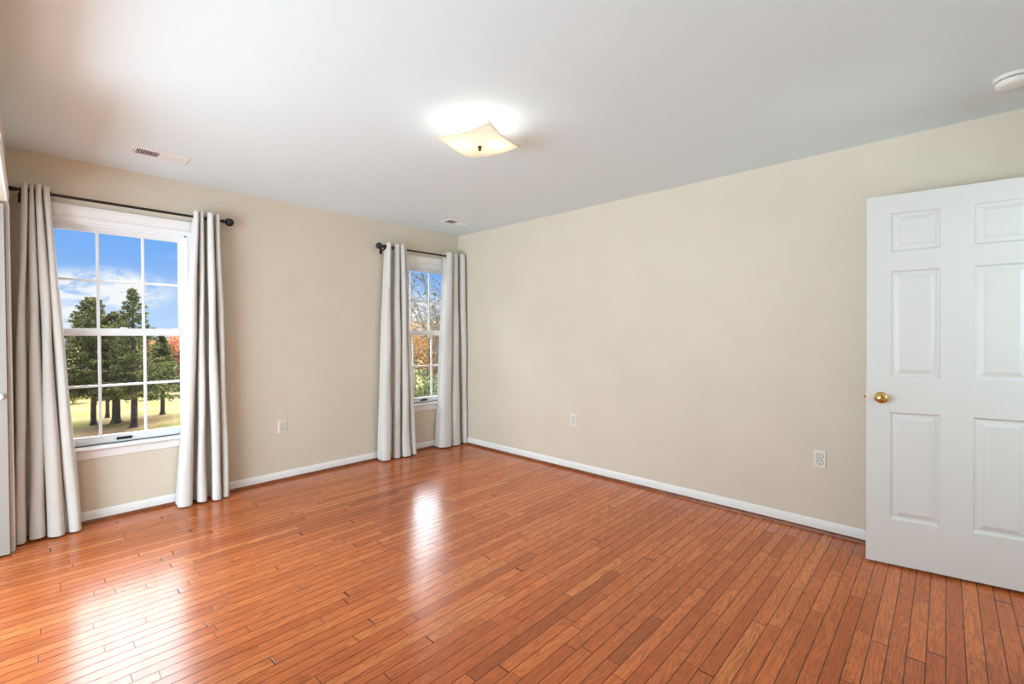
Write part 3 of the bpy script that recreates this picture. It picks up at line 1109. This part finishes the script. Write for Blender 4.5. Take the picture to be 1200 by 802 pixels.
def spruce(px, depth, height, crown0, rad, trunk_r, label, seed, sparse=1.0, shape=0.8):
    rng = random.Random(seed)
    x, y = ground_at(px, depth)
    root = tag(empty('spruce_tree', (x, y, GZ)), label, 'tree', 'spruce trees on the lawn')
    tr = MB().tube([(0, 0, -0.1), (0, 0, 0.25), (0.02, 0, height * 0.3), (0, 0, height * 0.7), (0, 0, height * 0.97)],
                   [trunk_r * 1.7, trunk_r, trunk_r * 0.85, trunk_r * 0.45, 0.02], 10)
    nb = int(120 * sparse)
    fo = MB()
    for i in range(nb):
        t = (i + rng.random()) / nb
        t = t ** 1.15
        z = crown0 + (height - crown0) * t
        L = rad * ((1 - t) ** shape) * rng.uniform(0.55, 1.2) + 0.12
        a = i * 2.399 + rng.uniform(-0.4, 0.4)
        dx_, dy_ = math.cos(a), math.sin(a)
        rise = 0.30 * t - 0.18
        tipz = z + L * rise
        pts = []
        for k in range(4):
            f = k / 3
            sag = -0.30 * L * f * (1 - f) * 1.2
            pts.append((dx_ * L * f, dy_ * L * f, z + (tipz - z) * f + sag))
        tr.tube(pts, [0.03 * (1 - t) + 0.012, 0.02 * (1 - t) + 0.01, 0.012, 0.006], 4)
        nc = int(22 + 62 * L)
        for q in range(nc):
            f = rng.uniform(0.12, 1.0) ** 0.75
            sag = -0.36 * L * f * (1 - f)
            sp = 0.17 * L * (1.05 - f) + 0.05
            c = Vector((dx_ * L * f - dy_ * rng.gauss(0, sp), dy_ * L * f + dx_ * rng.gauss(0, sp), z + (tipz - z) * f + sag - abs(rng.gauss(0, 0.10))))
            card(fo, c, rng.uniform(0.05, 0.115), rng, 0.42)
    for q in range(60):
        f = rng.random()
        card(fo, Vector((rng.gauss(0, 0.05), rng.gauss(0, 0.05), height * (0.92 + 0.08 * f))), 0.06, rng, 0.4)
    tr.build('trunk', M['bark'], root, fix=False)
    fo.build('needles', M['spruce'], root, fix=False)
    return root


spruce(108, 25.2, 7.05, 2.15, 2.3, 0.13, 'broad dark spruce, leftmost of the lawn trees', 11, 1.25, 0.62)
spruce(124.6, 27.4, 5.9, 2.1, 1.5, 0.10, 'slim spruce half hidden behind the leftmost spruce', 12, 0.9)
spruce(134.8, 25.8, 6.3, 2.05, 2.0, 0.20, 'thick-trunked spruce at the middle of the lawn group', 13, 1.1, 0.7)
spruce(156, 24.6, 7.45, 2.0, 2.45, 0.155, 'tallest spruce with a thin open spire', 14, 0.8, 0.92)
spruce(189.5, 28.5, 5.0, 1.9, 1.45, 0.12, 'shorter spruce standing apart, right of the tall spire', 15, 1.1, 1.05)


def broadleaf(name, px, depth, height, label, leaf, bark, seed, crown_z, radii, n_leaf, size, cat='tree', group=None, trunk_r=0.12, branches=26, lean=(0, 0)):
    rng = random.Random(seed)
    x, y = ground_at(px, depth)
    root = tag(empty(name, (x, y, GZ)), label, cat, group)
    tb = MB()
    fo = MB()
    tips = []
    rx_, ry_, rz_ = radii
    tb.tube([(0, 0, -0.1), (lean[0] * 0.3, lean[1] * 0.3, crown_z * 0.5), (lean[0], lean[1], crown_z)], [trunk_r * 1.3, trunk_r, trunk_r * 0.6], 8)
    for i in range(branches):
        z0 = crown_z * rng.uniform(0.45, 1.0)
        f = z0 / crown_z
        s = Vector((lean[0] * f, lean[1] * f, z0))
        a = i * 2.399
        rr = rng.uniform(0.5, 1.0)
        e = Vector((lean[0] + rx_ * rr * math.cos(a), lean[1] + ry_ * rr * math.sin(a), crown_z + rz_ * rng.uniform(-0.75, 1.0) * (1.15 - 0.5 * rr)))
        m = (s + e) / 2 + Vector((rng.gauss(0, 0.15), rng.gauss(0, 0.15), -0.1 * rz_ * rng.random()))
        tb.tube([s, m, e], [trunk_r * 0.35, trunk_r * 0.2, 0.008], 5)
        for k in range(4):
            b0 = m.lerp(e, rng.uniform(0.0, 0.9))
            b1 = b0 + Vector((rng.gauss(0, 0.3 * rx_), rng.gauss(0, 0.3 * ry_), rng.gauss(0.1 * rz_, 0.25 * rz_)))
            tb.tube([b0, b1], [trunk_r * 0.10 + 0.004, 0.004], 4)
            tips.append((b0, b1))
        tips.append((m, e))
    for q in range(n_leaf):
        p, r = rng.choice(tips)
        c = p.lerp(r, rng.uniform(0.2, 1.05)) + Vector((rng.gauss(0, 0.10 * rx_), rng.gauss(0, 0.10 * ry_), rng.gauss(0, 0.10 * rz_)))
        if c.z < 0.05:
            continue
        card(fo, c, rng.uniform(size * 0.6, size * 1.2), rng, 0.6)
    tb.build('branches', bark, root, fix=False)
    fo.build('leaves', leaf, root, fix=False)
    return root


broadleaf('autumn_tree', 207, 44, 5.0, 'far reddish autumn tree right of the spruces', M['red_leaf'], M['bark'], 21, 2.9, (2.6, 2.6, 2.1), 9000, 0.15, trunk_r=0.16, branches=34)
for i, (px, dp, lab) in enumerate([(84, 33, 'low yellow green bush seen past the leftmost spruce trunk'),
                                   (128, 38, 'low bush between the two middle spruce trunks'),
                                   (173, 35, 'low yellow green bush right of the tall spruce trunk'),
                                   (205, 40, 'low tan bush under the reddish tree')]):
    broadleaf('bush', px, dp, 1.4, lab, M['tan_leaf'], M['bark'], 30 + i, 0.55, (0.8, 0.6, 0.5), 900, 0.08, 'bush', 'bushes at the far edge of the lawn', 0.03, 14)

broadleaf('autumn_tree', 499, 17.5, 6, 'orange-leaved tree close outside the far corner window', M['gold_leaf'], M['bark2'], 41, 4.5, (1.3, 1.3, 1.2), 4200, 0.065, trunk_r=0.07, branches=30)
broadleaf('autumn_tree', 518, 13.0, 7, 'grey-branched tree with few dark leaves outside the far corner window', M['dark_leaf'], M['bark2'], 42, 5.9, (1.3, 1.3, 1.3), 1000, 0.04, trunk_r=0.05, branches=34, lean=(0.2, 0.0))
broadleaf('bush', 492, 14.5, 4.2, 'olive green shrub low outside the far corner window', M['green_leaf'], M['bark2'], 43, 3.2, (1.6, 1.3, 0.75), 5200, 0.06, 'bush', None, 0.04, 30)
broadleaf('autumn_tree', 478, 30, 7, 'farther golden tree behind the olive shrub', M['gold_leaf'], M['bark'], 44, 4.6, (2.8, 2.8, 1.6), 5000, 0.10, trunk_r=0.12, branches=30)
broadleaf('autumn_tree', 512, 24, 8, 'pale dry tree behind the orange-leaved tree', M['grey_leaf'], M['bark2'], 45, 5.9, (2.2, 2.2, 1.4), 3000, 0.06, trunk_r=0.10, branches=40)
